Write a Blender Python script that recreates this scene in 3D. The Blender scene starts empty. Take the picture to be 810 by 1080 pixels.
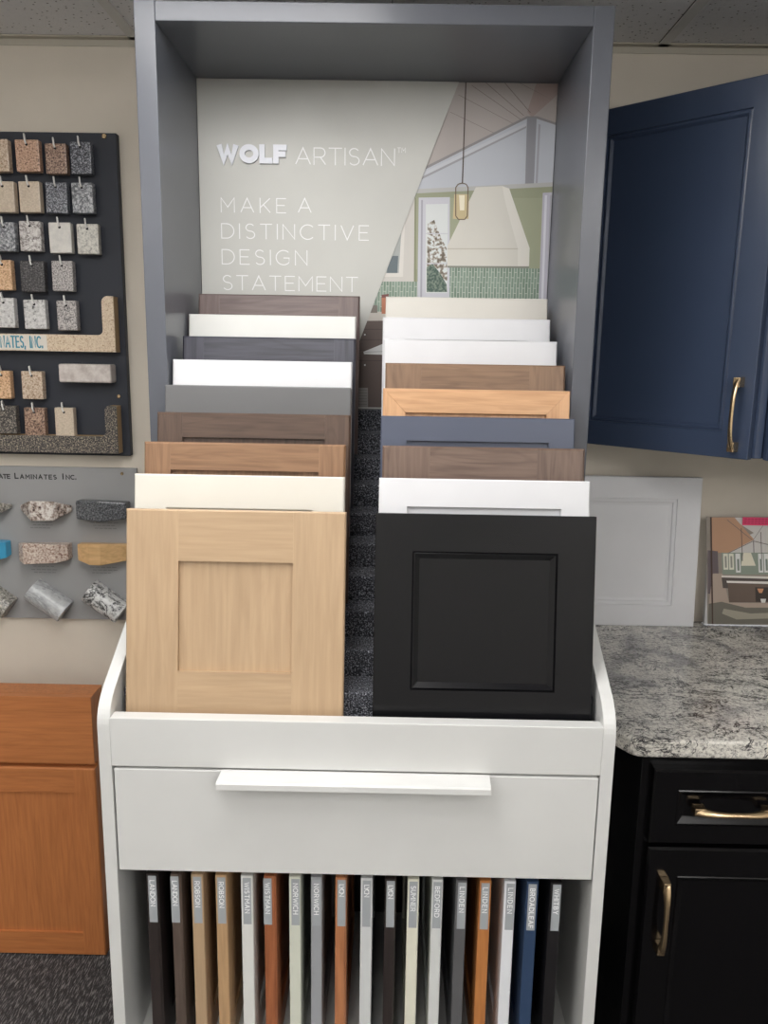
import bpy, math, random
from mathutils import Matrix, Vector
random.seed(7)
C = bpy.context.scene.collection
PI = math.pi
# ------------------------------------------------------------------ camera
F, PITCH, YAW, ROLL, EYE = 852.15, .1958, -.0082, -.0163, 1.597
cp, sp, cy, sy = math.cos(PITCH), math.sin(PITCH), math.cos(YAW), math.sin(YAW)
fwd = Vector((sy*cp, cy*cp, -sp)); rgt = Vector((cy, -sy, 0)); dwn = fwd.cross(rgt)
RX = math.cos(ROLL)*rgt + math.sin(ROLL)*dwn
DX = -math.sin(ROLL)*rgt + math.cos(ROLL)*dwn
cam = bpy.data.cameras.new('camera'); camo = bpy.data.objects.new('camera', cam); C.objects.link(camo)
m = Matrix((RX, -DX, -fwd)).transposed().to_4x4(); m.translation = (0, 0, EYE)
camo.matrix_world = m
cam.sensor_fit = 'HORIZONTAL'; cam.sensor_width = 36; cam.lens = F/810*36; cam.clip_start = .02
bpy.context.scene.camera = camo

def at(px, py, Y):
    """point of the vertical plane at depth Y that was measured at px, py"""
    d = RX*((px-405)/F) + DX*((py-540)/F) + fwd
    t = Y/d.y
    return Vector((d.x*t, Y, EYE + d.z*t))

def lin(c):
    return tuple(((v/255)/12.92 if v/255 <= .04045 else ((v/255+.055)/1.055)**2.4) for v in c)

# ------------------------------------------------------------------ materials
def newmat(name):
    m = bpy.data.materials.new(name); m.use_nodes = True
    nt = m.node_tree; b = nt.nodes['Principled BSDF']
    return m, nt, b
def paint(name, c, rough=.45, metal=0., bump=0., scale=300., spec=.5):
    m, nt, b = newmat(name)
    b.inputs['Roughness'].default_value = rough; b.inputs['Metallic'].default_value = metal
    b.inputs['Specular IOR Level'].default_value = spec
    tc = nt.nodes.new('ShaderNodeTexCoord'); n = nt.nodes.new('ShaderNodeTexNoise')
    n.inputs['Scale'].default_value = 6; n.inputs['Detail'].default_value = 3
    nt.links.new(tc.outputs['Object'], n.inputs['Vector'])
    r = nt.nodes.new('ShaderNodeValToRGB'); l = lin(c)
    r.color_ramp.elements[0].position = .3; r.color_ramp.elements[1].position = .7
    r.color_ramp.elements[0].color = (*[v*.96 for v in l], 1); r.color_ramp.elements[1].color = (*[min(1, v*1.03) for v in l], 1)
    nt.links.new(n.outputs['Fac'], r.inputs['Fac']); nt.links.new(r.outputs['Color'], b.inputs['Base Color'])
    if bump:
        n2 = nt.nodes.new('ShaderNodeTexNoise'); n2.inputs['Scale'].default_value = scale; n2.inputs['Detail'].default_value = 2
        nt.links.new(tc.outputs['Object'], n2.inputs['Vector'])
        bp = nt.nodes.new('ShaderNodeBump'); bp.inputs['Strength'].default_value = bump; bp.inputs['Distance'].default_value = .001
        nt.links.new(n2.outputs['Fac'], bp.inputs['Height']); nt.links.new(bp.outputs['Normal'], b.inputs['Normal'])
    return m
def rnd_coords(nt):
    tc = nt.nodes.new('ShaderNodeTexCoord'); oi = nt.nodes.new('ShaderNodeObjectInfo')
    mu = nt.nodes.new('ShaderNodeMath'); mu.operation = 'MULTIPLY'; mu.inputs[1].default_value = 37.
    nt.links.new(oi.outputs['Random'], mu.inputs[0])
    ad = nt.nodes.new('ShaderNodeVectorMath'); ad.operation = 'ADD'
    nt.links.new(tc.outputs['Object'], ad.inputs[0]); nt.links.new(mu.outputs[0], ad.inputs[1])
    return ad.outputs[0]
def ramp(nt, src, stops):
    r = nt.nodes.new('ShaderNodeValToRGB'); e = r.color_ramp.elements
    while len(e) < len(stops): e.new(.5)
    for i, (p, c) in enumerate(stops): e[i].position = p; e[i].color = (*lin(c), 1)
    nt.links.new(src, r.inputs['Fac']); return r.outputs['Color']
def mix(nt, fac, a, b, mode='MIX'):
    x = nt.nodes.new('ShaderNodeMix'); x.data_type = 'RGBA'; x.blend_type = mode
    if isinstance(fac, float): x.inputs[0].default_value = fac
    else: nt.links.new(fac, x.inputs[0])
    for i, v in ((6, a), (7, b)):
        if isinstance(v, tuple): x.inputs[i].default_value = (*v, 1)
        else: nt.links.new(v, x.inputs[i])
    return x.outputs[2]
def wood(name, light, dark, axis='Z', rough=.42, contrast=1., pore=.35, figure=.35):
    m, nt, b = newmat(name)
    v = rnd_coords(nt)
    mp = nt.nodes.new('ShaderNodeMapping'); s = {'Z': (1, 1, .06), 'X': (.06, 1, 1)}[axis]
    mp.inputs['Scale'].default_value = s; nt.links.new(v, mp.inputs['Vector'])
    n = nt.nodes.new('ShaderNodeTexNoise'); n.inputs['Scale'].default_value = 150; n.inputs['Detail'].default_value = 4
    n.inputs['Distortion'].default_value = .3
    nt.links.new(mp.outputs[0], n.inputs['Vector'])
    mp2 = nt.nodes.new('ShaderNodeMapping'); s = {'Z': (1, 1, .12), 'X': (.12, 1, 1)}[axis]
    mp2.inputs['Scale'].default_value = s; nt.links.new(v, mp2.inputs['Vector'])
    w = nt.nodes.new('ShaderNodeTexNoise'); w.inputs['Scale'].default_value = 16; w.inputs['Detail'].default_value = 2
    w.inputs['Distortion'].default_value = .8
    nt.links.new(mp2.outputs[0], w.inputs['Vector'])
    # figure rings: sine of the big noise
    mu = nt.nodes.new('ShaderNodeMath'); mu.operation = 'MULTIPLY'; mu.inputs[1].default_value = 55
    nt.links.new(w.outputs['Fac'], mu.inputs[0])
    si = nt.nodes.new('ShaderNodeMath'); si.operation = 'SINE'; nt.links.new(mu.outputs[0], si.inputs[0])
    c1 = ramp(nt, n.outputs['Fac'], [(.5-.15/contrast, tuple(v*.94 for v in dark)), (.5+.13/contrast, tuple(min(255, v*1.02) for v in light))])
    h = nt.nodes.new('ShaderNodeMath'); h.operation = 'MULTIPLY_ADD'; h.inputs[1].default_value = .5; h.inputs[2].default_value = .5
    nt.links.new(si.outputs[0], h.inputs[0])
    c2 = ramp(nt, h.outputs[0], [(0, dark), (.35, light), (1, light)])
    c = mix(nt, figure, c1, c2)
    c3 = ramp(nt, w.outputs['Fac'], [(.3, tuple(v*.93 for v in light)), (.7, tuple(min(255, v*1.04) for v in light))])
    c = mix(nt, .35, c, c3)
    nt.links.new(c, b.inputs['Base Color']); b.inputs['Roughness'].default_value = rough
    bp = nt.nodes.new('ShaderNodeBump'); bp.inputs['Strength'].default_value = .12; bp.inputs['Distance'].default_value = .0006
    nt.links.new(n.outputs['Fac'], bp.inputs['Height']); nt.links.new(bp.outputs['Normal'], b.inputs['Normal'])
    return m
def granite(name, stops, scale=260., rough=.3, veins=None, vscale=14.):
    m, nt, b = newmat(name); v = rnd_coords(nt)
    n = nt.nodes.new('ShaderNodeTexNoise'); n.inputs['Scale'].default_value = scale; n.inputs['Detail'].default_value = 3; n.inputs['Roughness'].default_value = .7
    nt.links.new(v, n.inputs['Vector'])
    c = ramp(nt, n.outputs['Fac'], stops)
    if veins:
        n2 = nt.nodes.new('ShaderNodeTexNoise'); n2.inputs['Scale'].default_value = vscale; n2.inputs['Detail'].default_value = 6
        n2.inputs['Distortion'].default_value = 1.6; n2.inputs['Roughness'].default_value = .65
        nt.links.new(v, n2.inputs['Vector'])
        su = nt.nodes.new('ShaderNodeMath'); su.operation = 'SUBTRACT'; su.inputs[1].default_value = .5; nt.links.new(n2.outputs['Fac'], su.inputs[0])
        ab = nt.nodes.new('ShaderNodeMath'); ab.operation = 'ABSOLUTE'; nt.links.new(su.outputs[0], ab.inputs[0])
        r = nt.nodes.new('ShaderNodeValToRGB'); r.color_ramp.elements[0].position = 0; r.color_ramp.elements[0].color = (1, 1, 1, 1)
        r.color_ramp.elements[1].position = .035; r.color_ramp.elements[1].color = (0, 0, 0, 1)
        nt.links.new(ab.outputs[0], r.inputs['Fac'])
        c = mix(nt, r.outputs['Color'], c, lin(veins))
    nt.links.new(c, b.inputs['Base Color']); b.inputs['Roughness'].default_value = rough
    return m

# ------------------------------------------------------------------ mesh builder
class MB:
    def __init__(s): s.v = []; s.f = []; s.m = []; s.sm = []
    def face(s, pts, mi=0, smooth=False):
        b = len(s.v); s.v += [tuple(p) for p in pts]; s.f.append(tuple(range(b, b+len(pts)))); s.m.append(mi); s.sm.append(smooth)
    def mesh(s, vs, fs, mi=0, smooth=False):
        b = len(s.v); s.v += [tuple(p) for p in vs]
        for f in fs: s.f.append(tuple(b+i for i in f)); s.m.append(mi); s.sm.append(smooth)
    def box(s, x0, x1, y0, y1, z0, z1, mi=0):
        v = [(x, y, z) for z in (z0, z1) for y in (y0, y1) for x in (x0, x1)]
        s.mesh(v, [(0, 2, 3, 1), (4, 5, 7, 6), (0, 1, 5, 4), (2, 6, 7, 3), (0, 4, 6, 2), (1, 3, 7, 5)], mi)
        return s
    def prism(s, poly, f0, f1, mi=0, smooth=False):
        """poly: 2D points (counter-clockwise seen from f0 side or not), f0/f1 map 2D -> 3D"""
        n = len(poly); v = [f0(p) for p in poly]+[f1(p) for p in poly]
        s.mesh(v, [tuple(range(n))[::-1], tuple(range(n, 2*n))], mi)
        s.mesh(v, [(i, (i+1) % n, n+(i+1) % n, n+i) for i in range(n)], mi, smooth)
        return s
    def xz(s, poly, y0, y1, mi=0):      # outline in X,Z pushed along Y
        return s.prism(poly, lambda p: (p[0], y0, p[1]), lambda p: (p[0], y1, p[1]), mi)
    def yz(s, poly, x0, x1, mi=0):
        return s.prism(poly, lambda p: (x0, p[0], p[1]), lambda p: (x1, p[0], p[1]), mi)
    def xy(s, poly, z0, z1, mi=0):
        return s.prism(poly, lambda p: (p[0], p[1], z0), lambda p: (p[0], p[1], z1), mi)
    def tube(s, path, rad, n=10, mi=0, squash=None):
        """swept tube; rad number or list; closed ends"""
        path = [Vector(p) for p in path]; N = len(path)
        rad = rad if isinstance(rad, list) else [rad]*N
        up0 = None; rings = []
        for i, p in enumerate(path):
            t = (path[min(i+1, N-1)]-path[max(i-1, 0)]).normalized()
            if up0 is None: up0 = t.orthogonal().normalized()
            u = (up0-t*up0.dot(t)).normalized(); up0 = u; w = t.cross(u)
            r = rad[i]; ra, rb = (r if isinstance(r, tuple) else (r, r))
            rings.append([p+u*ra*math.cos(2*PI*k/n)+w*rb*math.sin(2*PI*k/n) for k in range(n)])
        v = [q for r in rings for q in r]; f = []
        for i in range(N-1):
            for k in range(n): f.append((i*n+k, i*n+(k+1) % n, (i+1)*n+(k+1) % n, (i+1)*n+k))
        s.mesh(v, f, mi, True)
        s.mesh(rings[0], [tuple(range(n))[::-1]], mi); s.mesh(rings[-1], [tuple(range(n))], mi)
        return s
    def xform(s, fn): s.v = [tuple(fn(Vector(p))) for p in s.v]; return s

def obj(name, mb, mats, parent=None, bevel=0, seg=2, loc=None):
    me = bpy.data.meshes.new(name)
    me.from_pydata(mb.v, [], mb.f)
    mats = mats if isinstance(mats, (list, tuple)) else [mats]
    for k in mats: me.materials.append(k)
    me.polygons.foreach_set('material_index', mb.m); me.polygons.foreach_set('use_smooth', mb.sm)
    me.update()
    import bmesh
    bm = bmesh.new(); bm.from_mesh(me); bmesh.ops.remove_doubles(bm, verts=bm.verts, dist=1e-6) if bevel else None
    if bevel: bmesh.ops.recalc_face_normals(bm, faces=bm.faces)
    bm.to_mesh(me); bm.free()
    o = bpy.data.objects.new(name, me); C.objects.link(o)
    if parent: o.parent = parent
    if loc: o.location = loc
    if bevel:
        b = o.modifiers.new('bevel', 'BEVEL'); b.width = bevel; b.segments = seg; b.limit_method = 'ANGLE'; b.angle_limit = .6
        b.harden_normals = False
    return o
def thing(name, label, cat, loc=(0, 0, 0), rot=(0, 0, 0), group=None):
    o = bpy.data.objects.new(name, None); C.objects.link(o); o.empty_display_size = .05
    o.location = loc; o.rotation_euler = rot; o['label'] = label; o['category'] = cat
    if group: o['group'] = group
    return o
def tag(o, label, cat, group=None):
    o['label'] = label; o['category'] = cat
    if group: o['group'] = group
    return o
def struct(o): o['kind'] = 'structure'; return o

# ------------------------------------------------------------------ stroke lettering
def arc(cx, cy, rx, ry, a0, a1, n=10):
    return [(cx+rx*math.cos(math.radians(a0+(a1-a0)*i/n)), cy+ry*math.sin(math.radians(a0+(a1-a0)*i/n))) for i in range(n+1)]
G = {
 'A': (.84, [[(0, 0), (.42, 1), (.84, 0)], [(.15, .33), (.69, .33)]]),
 'B': (.62, [[(.3, .52), (0, .52), (0, 1), (.32, 1)]+arc(.34, .76, .22, .24, 90, -90)[1:], [(0, .52), (0, 0), (.36, 0)]+arc(.36, .26, .26, .26, -90, 90)[1:]+[(.2, .52)]]),
 'C': (.8, [arc(.47, .5, .47, .5, 45, 315, 18)]),
 'D': (.78, [[(0, .5), (0, 1), (.3, 1)]+arc(.3, .5, .48, .5, 90, -90, 16)[1:]+[(0, 0), (0, .5)]]),
 'E': (.58, [[(.58, 1), (0, 1), (0, 0), (.58, 0)], [(0, .52), (.5, .52)]]),
 'F': (.56, [[(.56, 1), (0, 1), (0, 0)], [(0, .5), (.48, .5)]]),
 'G': (.86, [arc(.47, .5, .47, .5, 48, 320, 18)+[(.83, .17), (.83, .48), (.5, .48)]]),
 'H': (.72, [[(0, 0), (0, 1)], [(.72, 0), (.72, 1)], [(0, .52), (.72, .52)]]),
 'I': (.0, [[(0, 0), (0, 1)]]),
 'K': (.66, [[(0, 0), (0, 1)], [(.64, 1), (0, .34)], [(.22, .56), (.66, 0)]]),
 'L': (.54, [[(0, 1), (0, 0), (.54, 0)]]),
 'M': (.86, [[(0, 0), (0, 1), (.43, .35), (.86, 1), (.86, 0)]]),
 'N': (.74, [[(0, 0), (0, 1), (.74, 0), (.74, 1)]]),
 'O': (.96, [arc(.48, .5, .48, .5, 90, 450, 24)]),
 'R': (.66, [[(0, 0), (0, 1), (.36, 1)]+arc(.38, .72, .25, .28, 90, -90)[1:]+[(0, .44)], [(.36, .44), (.66, 0)]]),
 'S': (.62, [arc(.31, .755, .26, .245, 30, 265, 10)+arc(.32, .255, .28, .255, 85, -150, 12)]),
 'T': (.7, [[(0, 1), (.7, 1)], [(.35, 1), (.35, 0)]]),
 'U': (.7, [[(0, 1), (0, .35)]+arc(.35, .35, .35, .35, 180, 360, 10)[1:]+[(.7, 1)]]),
 'V': (.8, [[(0, 1), (.4, 0), (.8, 1)]]),
 'W': (1.15, [[(0, 1), (.3, 0), (.575, .85), (.85, 0), (1.15, 1)]]),
 'Y': (.74, [[(0, 1), (.37, .45), (.74, 1)], [(.37, .45), (.37, 0)]]),
 ',': (.0, [[(.03, .1), (-.03, -.15)]]), '.': (.0, [[(0, 0), (0, .12)]]), ' ': (.3, []),
}
def ribbon(path, w):
    """mitred flat ribbon along a 2D polyline, list of quads"""
    out = []; N = len(path); L = []; R_ = []
    closed = (abs(path[0][0]-path[-1][0])+abs(path[0][1]-path[-1][1])) < 1e-6
    for i, p in enumerate(path):
        a = path[i-1] if i > 0 else (path[-2] if closed else None)
        b = path[i+1] if i < N-1 else (path[1] if closed else None)
        def nrm(q, r):
            dx, dy = r[0]-q[0], r[1]-q[1]; l = math.hypot(dx, dy) or 1; return (-dy/l, dx/l)
        n1 = nrm(a, p) if a else nrm(p, b); n2 = nrm(p, b) if b else nrm(a, p)
        mx, my = n1[0]+n2[0], n1[1]+n2[1]; d = max(.35, (mx*mx+my*my)/2) ; mx, my = mx/d, my/d
        L.append((p[0]+mx*w/2, p[1]+my*w/2)); R_.append((p[0]-mx*w/2, p[1]-my*w/2))
    for i in range(N-1): out.append([R_[i], R_[i+1], L[i+1], L[i]])
    return out
def text_mb(s, h, width=None, weight=.07, track=.22, depth=.0004, mb=None, fn=None, xs=1.1):
    """fn maps (u right, v up) in metres to 3D with a depth argument; xs widens the letters"""
    w = weight; k = 1-w
    gw = [G[c][0]*xs*k+w if c != ' ' else .3 for c in s]; gaps = max(1, len(s)-1)
    t = track if width is None else (width/h-sum(gw))/gaps
    mb = mb or MB(); x = 0
    for c, g_ in zip(s, gw):
        for si, path in enumerate(G[c][1]):
            dk = depth+si*min(.00005, depth*.15)
            P0 = [(w/2+a*xs*k, w/2+b*k) for a, b in path]
            closed = abs(P0[0][0]-P0[-1][0])+abs(P0[0][1]-P0[-1][1]) < 1e-6
            if not closed:
                def ext(q, p):
                    dx, dy = p[0]-q[0], p[1]-q[1]; l = math.hypot(dx, dy)
                    if abs(dx) > 1e-3 and abs(dy) > 1e-3: return p if w < .1 else (p[0], p[1]+(w*.35 if dy > 0 else -w*.35)*(abs(dy) > abs(dx)))
                    return (p[0]+dx/l*w/2, p[1]+dy/l*w/2)
                P0 = [ext(P0[1], P0[0])]+P0[1:-1]+[ext(P0[-2], P0[-1])]
            for q in ribbon(P0, w):
                P = [((x+a)*h, b*h) for a, b in q]
                mb.mesh([fn(u, v, dk) for u, v in P]+[fn(u, v, 0) for u, v in P],
                        [(0, 1, 2, 3), (0, 4, 5, 1), (1, 5, 6, 2), (2, 6, 7, 3), (3, 7, 4, 0)])
        x += g_+t
    return mb

# ------------------------------------------------------------------ palette
M_white = paint('white_paint', (216, 216, 214), .36)
M_grey_frame = paint('slate_grey_paint', (97, 100, 108), .28)
M_wall = paint('beige_wall_paint', (218, 209, 195), .8, bump=.3, scale=220)
M_room = paint('room_wall_paint', (238, 236, 230), .85)
M_brass = paint('champagne_brass', (224, 196, 156), .27, metal=1.)
M_steel = paint('white_coated_wire', (238, 236, 232), .35)
M_blackpaint = paint('black_gloss_paint', (8, 7, 9), .22, spec=.35)
M_blue = paint('navy_blue_paint', (64, 77, 102), .28)
M_darkboard = paint('charcoal_board_laminate', (54, 57, 65), .5, spec=.3)
M_greyboard = paint('grey_board_acrylic', (158, 158, 158), .4)
M_hole = paint('dark_hole', (14, 12, 12), .8)
M_label = paint('grey_sticker', (168, 172, 176), .5)
M_letter = paint('white_lettering', (246, 246, 246), .5)
M_edgewood = paint('particle_board_edge', (176, 148, 112), .7, bump=.5, scale=500)

def W2(name, l, d, **k): return (wood(name+'_upright_grain', l, d, 'Z', **k), wood(name+'_level_grain', l, d, 'X', **k))
D_maple = W2('natural_maple', (190, 162, 130), (179, 150, 118), figure=.25, contrast=.7)
D_taupe = W2('taupe_stain', (120, 99, 87), (90, 71, 61), contrast=1.2)
D_brown = W2('dark_brown_stain', (94, 74, 62), (64, 48, 40), contrast=1.2)
D_tan = W2('chestnut_stain', (150, 115, 86), (114, 82, 58), figure=.25)
D_slate = W2('slate_blue_stain', (74, 74, 85), (48, 48, 57), contrast=1.2)
D_greybrown = W2('greyed_mauve_stain', (118, 101, 98), (86, 71, 69), contrast=1.2)
D_honey = W2('honey_maple', (214, 168, 126), (194, 144, 100), figure=.25)
D_walnut = W2('light_walnut_stain', (142, 113, 89), (106, 80, 61), figure=.4)
D_cherry = W2('orange_cherry', (200, 128, 76), (176, 104, 58), figure=.25, contrast=.75)
D_cherry2 = W2('red_cherry', (172, 106, 70), (136, 76, 46), figure=.3)
def P2(name, c, r=.4): p = paint(name, c, r); return (p, p)
D_white = P2('bright_white_door_paint', (226, 226, 229))
D_cream = P2('cream_door_paint', (221, 217, 207))
D_offwhite = P2('soft_white_door_paint', (226, 226, 222))
D_warm = P2('warm_light_grey_paint', (222, 218, 210))
D_grey = P2('mid_grey_paint', (103, 103, 104))
D_navy = P2('dusty_navy_paint', (82, 88, 106))
D_black = (lambda p: (p, p))(paint('satin_black_paint', (15, 15, 18), .25, spec=.33))
D_dgrey = P2('dark_grey_paint', (96, 96, 98)); D_lgrey = P2('light_grey_paint', (160, 162, 166))
D_green = P2('greenish_white_paint', (216, 218, 204)); D_cool = P2('cool_white_paint', (214, 216, 216))
D_espresso = W2('espresso_stain', (52, 44, 42), (36, 30, 30)); D_umber = W2('umber_stain', (98, 84, 76), (70, 60, 54))
D_blue2 = P2('deep_blue_paint', (50, 70, 100))

# ------------------------------------------------------------------ door builder
def rect_ring(mb, r0, d0, r1, d1, mi=0):
    (a, b, c, d), (e, f, g, h) = r0, r1      # x0,x1,z0,z1
    o = [(a, d0, c), (b, d0, c), (b, d0, d), (a, d0, d)]; i = [(e, d1, g), (f, d1, g), (f, d1, h), (e, d1, h)]
    for k in range(4): mb.face([o[k], o[(k+1) % 4], i[(k+1) % 4], i[k]], mi)
def block(mb, x0, x1, z0, z1, t, ch, mi=0):
    """board with chamfers ch = (left, right, bottom, top) round its front face"""
    l, r_, b, u = ch; c = max(ch)
    f = [(x0+l, 0, z0+b), (x1-r_, 0, z0+b), (x1-r_, 0, z1-u), (x0+l, 0, z1-u)]
    g_ = [(x0, c if (l or b) else 0, z0), (x1, c if (r_ or b) else 0, z0), (x1, c if (r_ or u) else 0, z1), (x0, c if (l or u) else 0, z1)]
    k = [(x0, t, z0), (x1, t, z0), (x1, t, z1), (x0, t, z1)]
    mb.face(f, mi); mb.face(k[::-1], mi)
    for i in range(4):
        j = (i+1) % 4
        if (b, r_, u, l)[i]: mb.face([g_[i], g_[j], f[j], f[i]], mi); mb.face([k[i], k[j], g_[j], g_[i]], mi)
        else: mb.face([k[i], k[j], g_[j], f[j], f[i], g_[i]] if g_[i] != f[i] or g_[j] != f[j] else [k[i], k[j], f[j], f[i]], mi)
    return mb
def door(parent, w, h, t, stile, rail, mats, style='shaker', recess=.007, bev=.0022, rails_full=False, steps=None):
    """front face at y=0, x 0..w, z 0..h"""
    mv, mh = mats; e = .00008; c = bev if mv is mh or 'maple' in mv.name else .0034
    if style == 'slab':
        return obj('panel', MB().box(0, w, 0, t, 0, h), mv, parent, bev)
    if style == 'miter':
        for side in (0, 1):
            x = 0 if side == 0 else w; s = 1 if side == 0 else -1
            poly = [(x, 0), (x+s*(stile-e), rail), (x+s*(stile-e), h-rail), (x, h)]
            if side == 1: poly = poly[::-1]
            obj('stile', MB().xz(poly, 0, t), mv, parent, .0006)
        obj('rail', MB().xz([(0, 0), (w, 0), (w-stile, rail-e), (stile, rail-e)], 0, t), mh, parent, .0006)
        obj('rail', MB().xz([(stile, h-rail+e), (w-stile, h-rail+e), (w, h), (0, h)], 0, t), mh, parent, .0006)
    elif mv is mh:                             # painted: one jointless frame
        f = MB(); S, R0 = stile, rail
        rect_ring(f, (c, w-c, c, h-c), 0, (S, w-S, R0, h-R0), 0)
        rect_ring(f, (0, w, 0, h), c, (c, w-c, c, h-c), 0)
        rect_ring(f, (S, w-S, R0, h-R0), 0, (S, w-S, R0, h-R0), t)
        rect_ring(f, (0, w, 0, h), t, (0, w, 0, h), c)
        rect_ring(f, (S, w-S, R0, h-R0), t, (0, w, 0, h), t)
        obj('frame', f, mv, parent)
    else:
        for x, ch in ((0, (c, 0, c, c)), (w-stile, (0, c, c, c))): obj('stile', block(MB(), x, x+stile, 0, h, t, ch), mv, parent)
        for z, ch in ((0, (0, 0, c, 0)), (h-rail, (0, 0, 0, c))): obj('rail', block(MB(), stile+e, w-stile-e, z, z+rail, t, ch), mh, parent)
    p = MB(); d = recess; x0, x1, z0, z1 = stile, w-stile, rail, h-rail
    if steps:                                   # moulded inner edge
        r, dd = (x0+.0002, x1-.0002, z0+.0002, z1-.0002), 0.0001
        for ins, dep in steps:
            r1 = (x0+ins, x1-ins, z0+ins, z1-ins); rect_ring(p, r, dd, r1, dep); r, dd = r1, dep
        p.face([(r[0], dd, r[2]), (r[1], dd, r[2]), (r[1], dd, r[3]), (r[0], dd, r[3])])
        b = t*.8
        p.face([(x0, b, z0), (x0, b, z1), (x1, b, z1), (x1, b, z0)])
        obj('panel', p, mv, parent)
    else:
        obj('panel', p.box(x0+e, x1-e, d, t*.75, z0+e, z1-e), mv, parent)
def bow_handle(parent, length, horizontal=False, out=.032):
    """origin between the feet, standing out towards -y; bow along z (or x)"""
    n = 22; L = length/2; path = []; rad = []
    for i in range(n+1):
        s = -1+2*i/n; z = s*L*.97
        y = -out*(1-abs(s)**3.2)*.55-out*.45
        path.append((0, y, z)); k = abs(s)
        rad.append((.0040+.0018*k**3, .0052+.0045*k**2))
    a = MB().tube(path, rad, 12)
    for s in (-1, 1):
        z = s*L*.9
        a.prism([(-.0085, z-.0105), (.0085, z-.0105), (.0085, z+.0105), (-.0085, z+.0105)], lambda p: (p[0], 0, p[1]), lambda p: (p[0]*.8, -out*.72, p[1]*.985))
    if horizontal: a.xform(lambda p: Vector((p.z, p.y, -p.x)))
    return obj('handle', a, M_brass, parent, .0012)

# ================================================================== ROOM
XW, YW, YB, CH = 2.6, 2.049, -3.0, 2.30
def carpet_mat():
    m, nt, b = newmat('streaked_charcoal_carpet')
    tc = nt.nodes.new('ShaderNodeTexCoord'); mp = nt.nodes.new('ShaderNodeMapping'); mp.inputs['Scale'].default_value = (1, .13, 1); mp.inputs['Rotation'].default_value = (0, 0, -.12)
    nt.links.new(tc.outputs['Object'], mp.inputs['Vector'])
    n = nt.nodes.new('ShaderNodeTexNoise'); n.inputs['Scale'].default_value = 330; n.inputs['Detail'].default_value = 2; nt.links.new(mp.outputs[0], n.inputs['Vector'])
    n2 = nt.nodes.new('ShaderNodeTexNoise'); n2.inputs['Scale'].default_value = 500; n2.inputs['Detail'].default_value = 2; nt.links.new(tc.outputs['Object'], n2.inputs['Vector'])
    c = ramp(nt, n.outputs['Fac'], [(.42, (18, 18, 22)), (.53, (60, 60, 65)), (.63, (150, 149, 148))])
    c = mix(nt, .35, c, ramp(nt, n2.outputs['Fac'], [(.35, (30, 28, 30)), (.65, (120, 116, 114))]))
    nt.links.new(c, b.inputs['Base Color']); b.inputs['Roughness'].default_value = .95
    bp = nt.nodes.new('ShaderNodeBump'); bp.inputs['Distance'].default_value = .004; nt.links.new(n.outputs['Fac'], bp.inputs['Height']); nt.links.new(bp.outputs['Normal'], b.inputs['Normal'])
    return m
def tile_mat():
    m, nt, b = newmat('acoustic_tile')
    tc = nt.nodes.new('ShaderNodeTexCoord')
    v = nt.nodes.new('ShaderNodeTexVoronoi'); v.inputs['Scale'].default_value = 75; v.inputs['Randomness'].default_value = 1
    nt.links.new(tc.outputs['Object'], v.inputs['Vector'])
    n = nt.nodes.new('ShaderNodeTexNoise'); n.inputs['Scale'].default_value = 160; n.inputs['Detail'].default_value = 4; nt.links.new(tc.outputs['Object'], n.inputs['Vector'])
    ad = nt.nodes.new('ShaderNodeMath'); ad.operation = 'MULTIPLY'; nt.links.new(v.outputs['Distance'], ad.inputs[0]); nt.links.new(n.outputs['Fac'], ad.inputs[1])
    c = ramp(nt, ad.outputs[0], [(.0, (70, 66, 64)), (.055, (130, 126, 124)), (.09, (232, 231, 232)), (1, (240, 239, 240))])
    nt.links.new(c, b.inputs['Base Color']); b.inputs['Roughness'].default_value = .9
    bp = nt.nodes.new('ShaderNodeBump'); bp.inputs['Distance'].default_value = .002; nt.links.new(n.outputs['Fac'], bp.inputs['Height']); nt.links.new(bp.outputs['Normal'], b.inputs['Normal'])
    return m
struct(obj('floor', MB().box(-XW, XW, YB, YW, -.05, 0), carpet_mat()))
struct(obj('wall_back', MB().box(-XW, XW, YW, YW+.1, 0, CH+.05), M_wall))
struct(obj('wall_left', MB().box(-XW-.1, -XW, YB, YW, 0, CH+.05), M_room))
struct(obj('wall_right', MB().box(XW, XW+.1, YB, YW, 0, CH+.05), M_room))
struct(obj('wall_front', MB().box(-XW, XW, YB-.1, YB, 0, CH+.05), M_room))
M_grid = paint('ceiling_grid_paint', (214, 213, 210), .5)
ceil = MB().box(-XW, XW, YB, YW, CH+.001, CH+.05)
for i in range(-4, 5):
    x = -.002+i*.61
    if abs(x) < XW: ceil.box(x-.012, x+.012, YB, YW, CH-.003, CH+.002, 1); ceil.box(x-.0135, x-.012, YB, YW, CH-.0005, CH+.002, 2)
for j in range(0, 6):
    y = 1.43-j*.61*1.0
    ceil.box(-XW, XW, y-.012, y+.012, CH-.0032, CH+.002, 1)
struct(obj('ceiling', ceil, [tile_mat(), M_grid, M_hole]))
struct(obj('trim_1', MB().box(-XW, XW, YW-.022, YW-.0005, CH-.003, CH, 0).box(-XW, XW, YW-.003, YW-.0005, CH-.0165, CH-.003, 0), paint('wall_angle_paint', (190, 184, 170), .6)))

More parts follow.
